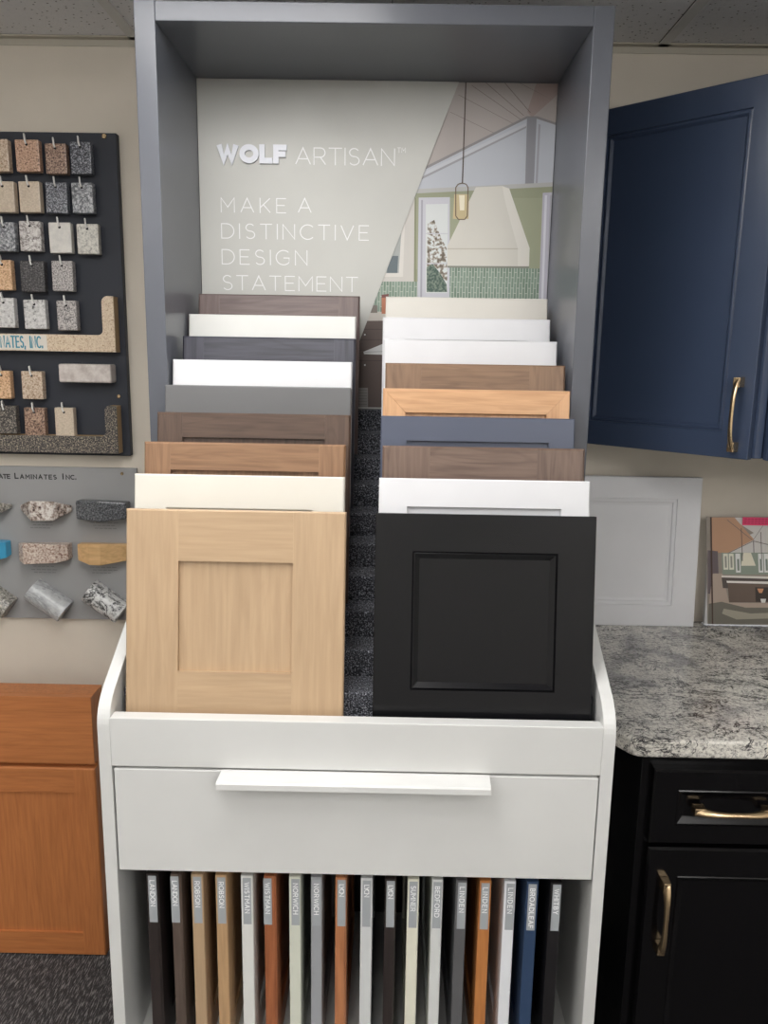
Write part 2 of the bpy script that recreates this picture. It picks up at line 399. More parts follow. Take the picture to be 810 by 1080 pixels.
def emis(name, c, s):
    m, nt, b = newmat(name); b.inputs['Base Color'].default_value = (.8, .8, .8, 1)
    b.inputs['Emission Color'].default_value = (*c, 1); b.inputs['Emission Strength'].default_value = s; return m
M_lampw = emis('fill_lamp_diffuser', (1, .985, .965), 8.5)  # glow of the added fill lights out of view
M_lampr = emis('dim_fill_lamp_diffuser', (1, .985, .965), 6.)
M_lampd = emis('near_lamp_diffuser', (1, .985, .965), 6.5)  # weaker emission only balances the near lamp against the fill lights
def unseen_light(cx, cyy, label, w=.58, l=1.16, lamp=None):  # ceiling lamps out of view; all but the nearest are added fill
    t = thing('unseen_ceiling_light', label, 'ceiling light', (cx, cyy, CH-.004), group='wraparound ceiling lights')
    f = MB(); a, b = w/2, l/2
    f.box(-a, a, -b, -b+.02, -.012, 0).box(-a, a, b-.02, b, -.012, 0).box(-a, -a+.02, -b+.02, b-.02, -.012, 0).box(a-.02, a, -b+.02, b-.02, -.012, 0)
    obj('frame', f, M_white, t)
    obj('diffuser', MB().box(-a+.021, a-.021, -b+.021, b-.021, -.062, -.0125), lamp or M_lampw, t, .012)  # diffuser shape lowered to spill added light onto the ceiling
unseen_light(-.307, .72, 'wraparound ceiling light nearest the display', lamp=M_lampd)
unseen_light(-1.527, -.6, 'unseen fill light added on the left side of the ceiling')
unseen_light(.913, -.6, 'unseen fill light added on the right side of the ceiling', lamp=M_lampr)
unseen_light(-.307, -1.85, 'unseen fill light added at the rear middle of the ceiling', lamp=M_lampr)
unseen_light(1.523, -1.85, 'unseen fill light added at the rear right of the ceiling')

# ================================================================== GREY SURROUND CABINET
XL, XR, TY, TB = -.4232, .3348, 1.533, 1.833
XLO, XRO, TZ, TTOP = -.460, .3711, 2.153, 2.186
sur = thing('display_cabinet', 'tall slate grey open display cabinet standing behind the white sample stand', 'display cabinet', (0, TY, 0))
def sub(px, py=TY): return lambda mb: mb
def L(mb, dx=0, dy=TY, dz=0): return mb.xform(lambda p: Vector((p.x-dx, p.y-dy, p.z-dz)))
obj('side_panel', L(MB().box(XLO, XL, TY, 2.035, 0, TTOP)), M_grey_frame, sur, .0015)
obj('side_panel', L(MB().box(XR, XRO, TY, 2.035, 0, TTOP)), M_grey_frame, sur, .0015)
obj('top_panel', L(MB().box(XL, XR, TY+.0005, 2.035, TZ, TTOP-.0005)), M_grey_frame, sur, .0015)
obj('back_panel', L(MB().box(XL, XR, TB+.006, TB+.014, 1.2, TZ)), M_grey_frame, sur)

# sign board with printed photo
sign = thing('display_sign', 'light grey sign with white lettering and a printed kitchen photo inside the grey cabinet', 'sign', (0, TB, 0))
PY = TB
def pp(x, y): q = at(x, y, PY); return (min(q.x, XR-.001), min(max(q.z, 1.474), TZ-.0012))
M_sign = paint('sign_grey_print', (206, 206, 201), .5)
obj('board', MB().box(XL+.0008, XR-.0008, .0005, .0055, 1.47, TZ-.0008), M_sign, sign)
pal = {}
def pc(c):
    if c not in pal: pal[c] = (len(pal), paint('print_ink_%s' % '_'.join(str(v) for v in c), c, .45))
    return pal[c][0]
def layer(mb, pts, c, k, base=0., to=pp):
    q = [to(*p) for p in pts]
    a = sum(q[i][0]*q[(i+1) % len(q)][1]-q[(i+1) % len(q)][0]*q[i][1] for i in range(len(q)))
    if a > 0: pass
    else: q = q[::-1]
    mb.face([(x, base-.00012*k, z) for x, z in q], pc(c) if isinstance(c, tuple) else c)
def tile_print():
    m, nt, b = newmat('green_stack_tile_print')
    tc = nt.nodes.new('ShaderNodeTexCoord'); sx = nt.nodes.new('ShaderNodeSeparateXYZ'); nt.links.new(tc.outputs['Object'], sx.inputs[0])
    cb = nt.nodes.new('ShaderNodeCombineXYZ'); nt.links.new(sx.outputs['Z'], cb.inputs['X']); nt.links.new(sx.outputs['X'], cb.inputs['Y'])
    br = nt.nodes.new('ShaderNodeTexBrick'); br.inputs['Scale'].default_value = 1; br.inputs['Brick Width'].default_value = .022; br.inputs['Row Height'].default_value = .0062
    br.inputs['Mortar Size'].default_value = .0007; br.inputs['Color1'].default_value = (*lin((118, 140, 124)), 1); br.inputs['Color2'].default_value = (*lin((140, 160, 146)), 1); br.inputs['Mortar'].default_value = (*lin((196, 202, 190)), 1)
    nt.links.new(cb.outputs[0], br.inputs['Vector']); nt.links.new(br.outputs['Color'], b.inputs['Base Color']); b.inputs['Roughness'].default_value = .4
    return m
def foliage_print():
    m, nt, b = newmat('garden_view_print'); tc = nt.nodes.new('ShaderNodeTexCoord')
    n = nt.nodes.new('ShaderNodeTexNoise'); n.inputs['Scale'].default_value = 130; n.inputs['Detail'].default_value = 3; nt.links.new(tc.outputs['Object'], n.inputs['Vector'])
    c = ramp(nt, n.outputs['Fac'], [(.38, (110, 100, 88)), (.5, (176, 168, 156)), (.56, (222, 226, 226))]); nt.links.new(c, b.inputs['Base Color']); return m
def bush_print():
    m, nt, b = newmat('bush_print'); tc = nt.nodes.new('ShaderNodeTexCoord')
    n = nt.nodes.new('ShaderNodeTexNoise'); n.inputs['Scale'].default_value = 200; nt.links.new(tc.outputs['Object'], n.inputs['Vector'])
    c = ramp(nt, n.outputs['Fac'], [(.4, (70, 92, 84)), (.6, (128, 142, 128))]); nt.links.new(c, b.inputs['Base Color']); return m
ph = MB(); Tm = 'tile'
mats_extra = {}
def ex(name, fn):
    if name not in pal: pal[name] = (len(pal), fn())
    return pal[name][0]
layer(ph, [(483, 84), (590, 84), (590, 460), (340, 460), (378.7, 360)], (186, 178, 174), 1)
# ceiling planks
for a, b_ in (((532, 84), (559, 119)), ((497, 90), (550, 127)), ((512, 86), (552, 122)), ((483, 100), (540, 130)), ((474, 118), (520, 140)), ((548, 84), (590, 108))):
    layer(ph, [a, (a[0]+1, a[1]), (b_[0]+1, b_[1]), b_], (136, 124, 120), 2)
layer(ph, [(566, 84), (590, 84), (590, 100), (561, 124), (556, 118)], (176, 158, 152), 1.5)
# gable wall
layer(ph, [(445, 178), (555.4, 124), (566.6, 124), (592, 131), (592, 202), (436, 208)], (196, 200, 208), 3)
layer(ph, [(446, 177), (555.4, 122.6), (566.6, 122.6), (592, 129.5), (592, 132), (566.6, 125.4), (555.4, 125.4), (446, 180)], (150, 146, 148), 4)
layer(ph, [(440, 189), (555, 133), (555, 135), (440, 191.6)], (164, 164, 170), 4)
layer(ph, [(440, 185), (555, 129.5), (555, 133), (440, 189)], (206, 208, 214), 3.6)
layer(ph, [(555.8, 124), (566, 124), (563, 196), (553.7, 196)], (150, 150, 156), 5)
layer(ph, [(568, 131), (570, 131.5), (566.8, 196), (564.6, 196)], (170, 170, 178), 5)
# green wall
layer(ph, [(430, 202.5), (592, 195), (592, 330), (380, 330)], (156, 160, 134), 6)
layer(ph, [(430, 200), (592, 192.5), (592, 197), (430, 204.5)], (190, 190, 188), 6.5)
layer(ph, [(430, 209), (592, 209), (592, 284), (430, 284)], (164, 168, 142), 6.6)
layer(ph, [(471, 281), (570, 283.5), (570, 330), (471, 330)], ex('tile', tile_print), 7)
layer(ph, [(395, 297), (441, 297), (441, 333), (390, 333)], ex('tile', tile_print), 7)
# windows
layer(ph, [(441.6, 208.5), (474.5, 208), (474, 330), (440, 330)], (206, 206, 214), 8)
layer(ph, [(444.2, 211), (446, 211), (445, 330), (443, 330)], (170, 170, 180), 8.5)
layer(ph, [(449, 215.5), (472.5, 215), (471.7, 309), (449, 309)], (222, 226, 226), 9)
layer(ph, [(451, 236), (458, 232), (464, 248), (471, 262), (471.7, 296), (450, 296)], ex('garden', foliage_print), 9.5)
layer(ph, [(450, 282), (456, 278), (464, 288), (471, 300), (471.5, 308), (450, 308)], ex('bush', bush_print), 10)
layer(ph, [(449, 246), (472, 246), (472, 247), (449, 247)], (206, 206, 212), 10.5)
layer(ph, [(449, 277.5), (472, 277.5), (472, 278.5), (449, 278.5)], (206, 206, 212), 10.5)
layer(ph, [(572.4, 203.5), (592, 203), (592, 330), (567.5, 330)], (192, 190, 202), 8)
layer(ph, [(574.5, 206), (577, 206), (572.5, 330), (570, 330)], (222, 222, 230), 9)
layer(ph, [(580, 206), (592, 206), (592, 330), (576, 330)], (176, 176, 184), 9)
# left cabinet of the print
layer(ph, [(400, 209), (438.8, 209), (438.3, 297), (395, 297)], (210, 206, 200), 8)
layer(ph, [(437.3, 209), (439, 209), (438.5, 297), (436.5, 297)], (140, 142, 112), 9)
layer(ph, [(408, 236), (427, 236), (425, 292), (403, 292)], (224, 220, 214), 9)
layer(ph, [(412, 240), (423.5, 240), (420.5, 288), (406, 288)], (176, 180, 178), 10)
layer(ph, [(410, 270), (420, 270), (419, 288), (408, 288)], (104, 116, 122), 11)
# hood
hood = [(501.8, 197.6), (529.6, 196.3), (537, 199), (558.5, 261.8), (557.8, 281.5), (471.7, 281), (471.7, 259.5)]
layer(ph, hood, (220, 217, 208), 11)
layer(ph, [(529.6, 196.3), (537, 199), (558.5, 261.8), (557.8, 281.5), (546, 281.2), (546, 262), (533, 214)], (230, 227, 219), 12)
layer(ph, [(471.7, 262), (546, 262), (546, 263), (471.7, 263)], (196, 190, 176), 13)
layer(ph, [(471.7, 280.4), (557.8, 281), (557.8, 283), (471.7, 282.4)], (140, 142, 130), 13)
# pendant lamp of the print
layer(ph, [(490.8, 84), (492, 84), (488.2, 194), (487, 194)], (86, 72, 66), 14)
layer(ph, [(479, 205), (494.5, 205), (494, 231), (477.5, 231)], (208, 190, 148), 14)
layer(ph, [(484, 206), (490, 206), (489.6, 222), (485, 222)], (246, 238, 214), 15)
lan = [(480.6, 228), (480.6, 198), (483, 194.5), (487.4, 193.2), (491.6, 194.5), (493.6, 198), (492.8, 228), (490, 231.6), (483.5, 231.6), (480.6, 228)]
for i in range(len(lan)-1):
    a, b_ = lan[i], lan[i+1]; dx, dy = b_[0]-a[0], b_[1]-a[1]; l = math.hypot(dx, dy); nx, ny = -dy/l*.55, dx/l*.55
    layer(ph, [(a[0]+nx, a[1]+ny), (b_[0]+nx, b_[1]+ny), (b_[0]-nx, b_[1]-ny), (a[0]-nx, a[1]-ny)], (112, 96, 78), 16)
# counter, drawers
layer(ph, [(340, 331), (430, 331), (430, 460), (340, 460)], (96, 82, 78), 12)
layer(ph, [(385, 330), (430, 327), (430, 338), (382, 338.5)], (206, 200, 192), 13)
for y in (347, 358, 369, 380): layer(ph, [(376, y), (430, y), (430, y+.6), (376, y+.6)], (70, 58, 56), 14)
layer(ph, [(383.4, 371), (403, 363), (430, 363), (430, 375), (384, 373.5)], (212, 212, 212), 15)
layer(ph, [(384, 371.2), (430, 369), (430, 370), (384, 372)], (176, 176, 178), 16)
for y in (353, 385): layer(ph, [(384, y-.8), (385.6, y-.8), (385.6, y+.8), (384, y+.8)], (226, 226, 226), 15)
layer(ph, [(402.5, 313), (410, 312), (410, 331), (402.5, 331)], (190, 124, 96), 14)
layer(ph, [(402.5, 311), (410, 310), (410, 314), (402.5, 314)], (120, 70, 66), 15)
layer(ph, [(387, 322), (398, 322), (398, 330), (387, 330)], (132, 124, 116), 14)
layer(ph, [(377, 409), (388, 409), (388, 440), (377, 440)], (150, 146, 144), 15)
for y in range(411, 440, 3): layer(ph, [(378, y), (387, y), (387, y+.7), (378, y+.7)], (128, 124, 122), 16)
mats = [None]*len(pal)
for k, (i, mm) in pal.items(): mats[i] = mm
# field on the left of the diagonal
obj('printed_photo', ph, mats, sign)
fld = MB(); q = [pp(*p) for p in ((206.5, 84), (483.5, 87), (378.9, 360.5), (340, 462))]
x0 = XL+.001
fld.xz([(x0, 1.48), (q[3][0], 1.48), q[3], q[2], (q[1][0]+.001, TZ-.001), (x0, TZ-.001)][::1], -.003, .0004)
obj('grey_field', fld, M_sign, sign)
def sgn(u0, v0, yy): return lambda u, v, d: (u0+u, yy-d, v0+v)
def sign_text(s, xa, xb, yb, ytop, weight, depth, name='lettering', xs=1.14, mat=M_letter, extra=None):
    a = at((xa), yb, PY); b_ = at(xb, yb, PY); c = at(xa, ytop, PY)
    h = c.z-a.z; mb = text_mb(s, h, (b_.x-a.x), weight, .2, depth, None, sgn(a.x, a.z, -.003), xs)
    if extra: extra(mb)
    return obj(name, mb, mat, sign)
lg = [sign_text('WOLF', 229.5, 303, 172.6, 152.6, .3, .006, 'raised_lettering', 1.17, mat=paint('raised_white_letters', (232, 234, 242), .35))]
a_tm = at(419, 161.5, PY)
sign_text('ARTISAN', 311.5, 416.5, 174, 155.5, .065, .0003)
for ch_, dx_ in (('T', 0), ('M', .0090)): obj('lettering', text_mb(ch_, .0105, None, .11, .2, .0003, None, sgn(a_tm.x+dx_, a_tm.z, -.003), .95), M_letter, sign)
sign_text('MAKE', 233.2, 301.9, 224.3, 208.3, .065, .0003)
sign_text('A', 314.3, 329, 224.8, 208.8, .065, .0003)
sign_text('DISTINCTIVE', 233.7, 389, 251.8, 235.5, .065, .0003)
sign_text('DESIGN', 234.2, 324.5, 279, 262.8, .065, .0003)
sign_text('STATEMENT', 234.8, 377.5, 306, 290, .065, .0003)

# ================================================================== WHITE STAND
UX0, UX1, UIN0, UIN1, UY = -.440, .347, -.4205, .3275, 1.135
st = thing('sample_stand', 'white sample stand with a wide drawer, stepped top and slotted rack below', 'display stand', (0, UY, 0))
def side_profile():
    pr = [(UY, 0), (UY, 1.028)]
    # rounded shoulder then slope to the back
    p0, p1, p2 = Vector((UY, 1.028)), Vector((UY, 1.068)), Vector((1.180, 1.0895))
    for i in range(1, 11):
        t = i/10; q = p0*(1-t)**2+p1*2*t*(1-t)+p2*t*t; pr.append((q.x, q.y))
    pr += [(1.531, 1.283), (1.531, 0)]
    return pr
obj('side_panel', L(MB().yz(side_profile(), UX0, UIN0), dy=UY), M_white, st, .0012)
obj('side_panel', L(MB().yz(side_profile(), UIN1, UX1), dy=UY), M_white, st, .0012)
obj('front_rail', L(MB().box(UIN0, UIN1, UY+.0003, UY+.024, .967, 1.046), dy=UY), M_white, st, .0012)
dr = obj('drawer', L(MB().box(UIN0+.003, UIN1-.002, UY, UY+.019, .789, .9628).box(UIN0+.006, UIN1-.005, UY+.0195, 1.50, .795, .955), dy=UY), M_white, st, .0012)
pull = MB().yz([(-.030, .9555), (-.0325, .9575), (-.030, .9605), (.002, .9655), (.002, .9630), (-.028, .9570)], -.2515, .1582)
pull = MB(); 
prof = [(.0, .9632), (.0, .9655), (-.028, .9600), (-.0308, .9575), (-.0312, .9485), (-.0290, .9485), (-.0282, .9566), (-.026, .9578)]
pull.prism(prof, lambda p: (-.2515+(0 if p[0] > -.01 else -.003), p[0], p[1]), lambda p: (.1582, p[0], p[1]))
obj('handle', pull, M_white, dr, .0005)
obj('shelf', L(MB().box(UIN0, UIN1, UY+.001, 1.53, .412, .430), dy=UY), M_white, st, .001)
obj('kick_panel', L(MB().box(UIN0, UIN1, UY+.02, UY+.04, .0, .412), dy=UY), M_white, st)
obj('back_panel', L(MB().box(UIN0, UIN1, 1.518, 1.530, .43, 1.02), dy=UY), paint('charcoal_liner', (58, 58, 60), .7), st)
def stair_mat():
    m, nt, b = newmat('black_looped_carpet'); tc = nt.nodes.new('ShaderNodeTexCoord')
    n = nt.nodes.new('ShaderNodeTexNoise'); n.inputs['Scale'].default_value = 420; n.inputs['Detail'].default_value = 2; n.inputs['Roughness'].default_value = .7
    nt.links.new(tc.outputs['Object'], n.inputs['Vector'])
    c = ramp(nt, n.outputs['Fac'], [(.40, (28, 30, 35)), (.54, (70, 72, 80)), (.66, (180, 182, 190))])
    nt.links.new(c, b.inputs['Base Color']); b.inputs['Roughness'].default_value = 1
    bp = nt.nodes.new('ShaderNodeBump'); bp.inputs['Distance'].default_value = .003; nt.links.new(n.outputs['Fac'], bp.inputs['Height']); nt.links.new(bp.outputs['Normal'], b.inputs['Normal'])
    return m
A_, B_ = .0667, .0449
pr = [(1.1605, .972), (1.1605, 1.0150)]
for j in range(-1, 9):
    y, z = 1.27+A_*j, 1.1093+B_*j
    pr += [(y+.002, z-B_ if j > -1 else 1.0150), (y+.0005, z-.004), (y+.0025, z-.0008), (y+.007, z)]
pr += [(1.832, pr[-1][1]), (1.832, .972)]
obj('carpeted_steps', L(MB().yz(pr, UIN0+.0006, UIN1-.0006), dy=UY), stair_mat(), st)

# ---------------------------------------------------------------- stepped door samples
PHI, DW, DH, DT = .1535, .341, .333, .0185
bead = [(.0, .002), (.004, .003), (.010, .0075)]
bead2 = [(.001, .002), (.0035, .0004), (.0115, .0070)]
LXs = [-.4095, -.4159, -.4185, -.4140, -.4168, -.4191, -.4158, -.4186, -.4137]
RXs = [-.0227, -.0193, -.0153, -.0199, -.0177, -.0145, -.0192, -.0225, -.0180]
rows = [
 (LXs, 0, D_maple, dict(stile=.0815, rail=.080), 'natural maple cabinet door sample with square recessed panel, front of left stack'),
 (LXs, 1, D_cream, dict(stile=.052, rail=.054), 'cream painted cabinet door sample directly behind the natural maple one'),
 (LXs, 2, D_tan, dict(stile=.045, rail=.047), 'chestnut brown wood door sample behind the cream one in left stack'),
 (LXs, 3, D_brown, dict(stile=.045, rail=.0435), 'dark brown wood door sample in left stack below the grey door'),
 (LXs, 4, D_grey, dict(style='slab', stile=0, rail=0), 'plain mid grey painted door sample in left stack'),
 (LXs, 5, D_white, dict(stile=.06, rail=.065), 'bright white door sample right behind the plain grey one in left stack'),
 (LXs, 6, D_slate, dict(stile=.042, rail=.06), 'slate blue stained wood door sample between two white ones in left stack'),
 (LXs, 7, D_offwhite, dict(stile=.06, rail=.06), 'soft white door sample behind the slate blue stained one in left stack'),
 (LXs, 8, D_greybrown, dict(stile=.045, rail=.05), 'greyish mauve brown wood door sample, topmost and rearmost of left stack'),
 (RXs, 0, D_black, dict(stile=.058, rail=.058, steps=bead2, bev=.001), 'black cabinet door sample with beaded square panel, front of right stack'),
 (RXs, 1, D_white, dict(stile=.046, rail=.0455, steps=[(.001, .006), (.005, .007)]), 'white painted door sample directly behind the black one'),
 (RXs, 2, D_taupe, dict(stile=.080, rail=.080), 'taupe brown wood door sample above the white one in right stack'),
 (RXs, 3, D_navy, dict(stile=.0455, rail=.043), 'dusty navy blue painted door sample in right stack'),
 (RXs, 4, D_honey, dict(stile=.042, rail=.044, style='miter'), 'honey maple door sample with mitred corners in right stack'),
 (RXs, 5, D_walnut, dict(stile=.068, rail=.07), 'light walnut brown door sample behind the honey maple one'),
 (RXs, 6, D_white, dict(stile=.06, rail=.06), 'plain white door sample directly behind the light walnut brown one'),
 (RXs, 7, D_white, dict(stile=.046, rail=.044, recess=.004), 'white door sample with thin panel line, second from rear of right stack'),
 (RXs, 8, D_warm, dict(stile=.06, rail=.06), 'warm light grey door sample, topmost and rearmost of right stack'),
]
for xs, k, mt, kw, lab in rows:
    off = DW-DH
    y = 1.1722+A_*k+off*math.sin(PHI); z = 1.0141+B_*k+off*math.cos(PHI)+.0012
    x = xs[k]
    t = thing('door_sample', lab, 'cabinet door', (x, y, z), (-PHI, 0, 0), 'door samples leaning on the steps')
    door(t, DW, DH, DT, kw.pop('stile'), kw.pop('rail'), mt, **kw)

# ---------------------------------------------------------------- rack samples
rx = [(-0.3806, -0.3618), (-0.341, -0.3252), (-0.3081, -0.2896), (-0.2693, -0.2513), (-0.2285, -0.2085), (-0.1916, -0.1712), (-0.1514, -0.1332), (-0.1165, -0.099), (-0.0773, -0.0596), (-0.0366, -0.0177), (0.002, 0.0202), (0.0384, 0.0565), (0.0773, 0.0944), (0.1156, 0.133), (0.1531, 0.1716), (0.1927, 0.2105), (0.2281, 0.2486), (0.2659, 0.2868)]
rk = [
 ('LANDON', D_espresso, 'black door sample stored on edge, leftmost in the lower rack', .047, 0),
 ('LANDON', D_umber, 'grey brown door sample stored on edge beside the leftmost black one', .045, -.002),
 ('ROBSON', D_maple, 'pale maple door sample on edge in lower rack, left of its tan twin', .047, 0),
 ('ROBSON', W2('tan_maple', (196, 160, 120), (170, 134, 98)), 'tan maple door sample on edge between pale maple and white ones', .047, 0),
 ('WISTMAN', D_offwhite, 'white door sample on edge between tan maple and reddish cherry ones', .056, 0),
 ('WISTMAN', D_cherry2, 'reddish cherry door sample with peeling sticker, sixth from the left in rack', .056, -.004),
 ('NORWICH', D_green, 'greenish white door sample on edge right of the reddish cherry one', .056, .001),
 ('NORWICH', D_lgrey, 'light grey door sample on edge right of the greenish white one', .056, 0),
 ('LYON', W2('warm_cherry', (190, 128, 88), (156, 96, 62)), 'warm cherry door sample on edge in the middle of the rack', .022, .001),
 ('LYON', D_cool, 'cool white door sample on edge right of the warm cherry one', .022, 0),
 ('LYON', D_espresso, 'dark espresso door sample on edge between cool white and cream ones', .024, .0),
 ('SUMNER', P2('ivory_paint', (232, 230, 212)), 'ivory door sample on edge right of the dark espresso one', .046, 0),
 ('BEDFORD', P2('pearl_white_paint', (218, 220, 218)), 'pearl white door sample on edge between ivory and dark grey ones', .056, 0),
 ('LINDEN', D_dgrey, 'dark grey door sample on edge left of the orange one', .046, .001),
 ('LINDEN', W2('orange_maple', (198, 132, 76), (168, 100, 52)), 'bright orange maple door sample on edge in right half of rack', .046, 0),
 ('LINDEN', P2('snow_white_paint', (232, 234, 238)), 'snow white door sample on edge between orange and deep blue ones', .046, .001),
 ('BROADLEAF', D_blue2, 'deep blue door sample on edge, second from the right in rack', .072, 0),
 ('WHITBY', P2('rack_black_paint', (28, 26, 28)), 'black door sample stored on edge, rightmost in the lower rack', .046, .001),
]
for i, ((xa, xb), (txt, mt, lab, ln, sh)) in enumerate(zip(rx, rk)):
    w = min(.0188, xb-xa)
    t = thing('door_sample', lab, 'cabinet door', (xa+w, 1.150, .4305), (0, 0, PI/2), 'door samples on edge in the lower rack')
    door(t, .335, .3425, w, .05, .05, mt, style='shaker', recess=.005, bev=.0012)
    # local x -> world +Y, local y -> world -X ; front edge of the sample is local x=0
    c = w/2-sh; hw = .0066
    s_ = obj('sticker', MB().box(-.0004, 0, c-hw, c+hw, .255, .3385), M_label, t)
    z0 = .331
    mb = text_mb(txt, .0082, ln, .14, .2, .0003, None, lambda u, v, d: (-.0004-d, c+.0041-v, z0-u))
    obj('lettering', mb, M_letter, s_)

# ================================================================== LEFT BOARDS
bd = thing('stone_sample_board', 'charcoal board of hanging stone chips on the wall left of the display', 'sample board', (-.95, 2.047, 1.71))
def LB(mb): return mb.xform(lambda p: Vector((p.x+.95, p.y-2.047, p.z-1.71)))
BZ0, BZ1, BX1 = 1.3275, 2.091, -.6605
obj('backboard', LB(MB().box(-1.30, BX1, 2.028, 2.0488, BZ0, BZ1)), M_darkboard, bd, .002)
def screw(par, px, py, Y, fn, r=.006):
    a = at(px, py, Y); mb = MB().tube([(a.x, Y+.0005, a.z), (a.x, Y-.002, a.z), (a.x, Y-.003, a.z)], [r, r, r*.6], 14)
    mb.box(a.x-r*.6, a.x+r*.6, Y-.0034, Y-.003, a.z-.0006, a.z+.0006, 1)
    obj('screw', fn(mb), [M_brass, M_hole], par)
screw(bd, 110, 144, 2.028, LB); screw(bd, 125.4, 418, 2.028, LB, .005)
g = granite
GS = dict(
 cream=g('cream_speckle_stone', [(.35, (150, 116, 90)), (.5, (206, 184, 160)), (.65, (226, 210, 192))]),
 pink=g('pink_brown_stone', [(.36, (90, 64, 56)), (.47, (190, 150, 124)), (.65, (222, 188, 162))]),
 brown=g('brown_speckle_stone', [(.36, (52, 40, 38)), (.48, (140, 110, 94)), (.64, (200, 170, 146))]),
 dark=g('dark_grey_stone', [(.38, (34, 36, 42)), (.50, (84, 86, 94)), (.62, (176, 178, 186))], 300),
 beige=g('plain_beige_stone', [(.35, (196, 178, 156)), (.65, (222, 206, 186))]),
 grey=g('silver_veined_stone', [(.38, (96, 98, 102)), (.5, (160, 162, 166)), (.66, (214, 214, 216))], 160, veins=(60, 62, 68), vscale=30),
 white=g('white_veined_stone', [(.35, (176, 168, 164)), (.6, (226, 222, 218))], 120, veins=(92, 78, 74), vscale=22),
 pale=g('pale_marble', [(.35, (208, 204, 198)), (.65, (226, 222, 214))], 60),
 paleg=g('pale_grey_green_stone', [(.3, (130, 128, 122)), (.5, (204, 200, 190)), (.65, (222, 218, 208))], 150),
 gold=g('golden_speckle_stone', [(.35, (160, 116, 84)), (.5, (224, 182, 140)), (.65, (238, 206, 172))]),
 char=g('charcoal_stone', [(.4, (34, 32, 34)), (.52, (62, 60, 62)), (.64, (124, 120, 120))], 300),
 salt=g('salt_pepper_stone', [(.36, (72, 70, 72)), (.48, (168, 162, 160)), (.62, (216, 210, 206))], 300),
 bw=g('black_flecked_white_stone', [(.30, (40, 40, 42)), (.38, (190, 188, 186)), (.6, (228, 226, 224))], 140),
 mica=g('dark_mica_stone', [(.38, (36, 34, 34)), (.52, (92, 86, 82)), (.64, (176, 166, 152))], 330),
)
chips = [
 (-11, 7.5, 146.5, 181, 'cream', 'cream speckled stone chip cut by the photo edge in the top row'),
 (15, 40, 147, 181, 'pink', 'pinkish brown speckled stone chip hanging second in the top row'),
 (46.8, 69, 151, 183.5, 'brown', 'dark brown speckled stone chip in the top row beside the grey chip'),
 (73.2, 95, 149.5, 183.5, 'dark', 'dark grey stone chip hanging last on the right of the top row'),
 (-10, 14, 191, 224, 'beige', 'plain beige stone chip cut by the photo edge in the second row'),
 (18.6, 41, 191, 224, 'beige', 'plain beige stone chip hanging in the second row beside a grey chip'),
 (47.2, 70, 192, 225, 'dark', 'medium grey speckled stone chip in the middle of the second row'),
 (74.6, 97, 192.5, 225, 'grey', 'silver veined stone chip at the right end of the second row'),
 (-8, 15, 234, 265, 'grey', 'silver grey marbled stone chip at the left edge of the third row'),
 (19.4, 42, 233, 265, 'white', 'white stone chip with dark brown veins in the third row'),
 (50.6, 74, 234.5, 267, 'pale', 'plain pale marble chip in the third row'),
 (80.2, 103, 236, 268, 'paleg', 'pale greenish grey stone chip at the right end of the third row'),
 (-8, 11, 274, 306, 'gold', 'golden speckled stone chip at the left edge of the fourth row'),
 (20.4, 46, 275, 308, 'char', 'charcoal stone chip in the fourth row'),
 (53.7, 76, 275, 307, 'salt', 'salt and pepper stone chip at the right end of the fourth row'),
 (-8, 14, 314, 345.5, 'bw', 'black and white stone chip at the left edge of the fifth row'),
 (24, 47, 316, 347, 'bw', 'white stone chip with a large black fleck in the fifth row'),
 (58.8, 80, 317, 348.5, 'salt', 'grey and white speckled chip at the right end of the fifth row'),
 (-8, 10, 391, 420.5, 'gold', 'golden tan stone chip at the left edge just under the sign strip'),
 (21.8, 44, 391.5, 421, 'cream', 'whitish cream speckled chip hanging just under the sign strip'),
 (-8, 16, 428, 457.5, 'mica', 'dark mica stone chip at the left edge of the bottom row'),
 (25, 46.5, 430, 460, 'brown', 'rust brown speckled stone chip in the bottom row'),
 (57, 77, 430, 461, 'beige', 'light beige speckled stone chip at the right end of the bottom row'),
]
CY = 1.999
for i, (xa, xb, ya, yb, mt, lab) in enumerate(chips):
    a = at((xa+xb)/2, ya, CY); b_ = at((xa+xb)/2, yb, CY); w = (at(xb, ya, CY)-at(xa, ya, CY)).x; h = a.z-b_.z
    th = .0205; hx = .001
    rz = random.uniform(-.03, .03)
    t = thing('stone_chip', lab, 'stone sample', (a.x, CY, a.z), (-.01, random.uniform(-.015, .015), rz), 'stone chips hanging on the charcoal board')
    body = MB().xz([(-w/2, -h), (w/2, -h), (w/2, 0), (-w/2, 0)], 0, .0205)
    obj('slab', body, GS[mt], t, .0022)
    hole = MB().tube([(0, -.0003, -.011), (0, .002, -.011)], .0032, 12)
    obj('hole', hole, M_hole, t)
    # the hook belongs to the board
    hk = MB(); X, Z = a.x, a.z
    hk.tube([(X-.013, 2.029, Z-.004), (X-.012, CY+.0225, Z+.004), (X-.007, CY+.008, Z+.0115), (X-.003, CY-.004, Z+.011), (X-.0015, CY-.0050, Z-.002), (X, CY-.003, Z-.010)], .0019, 8)
    obj('hook', LB(hk), M_steel, bd)

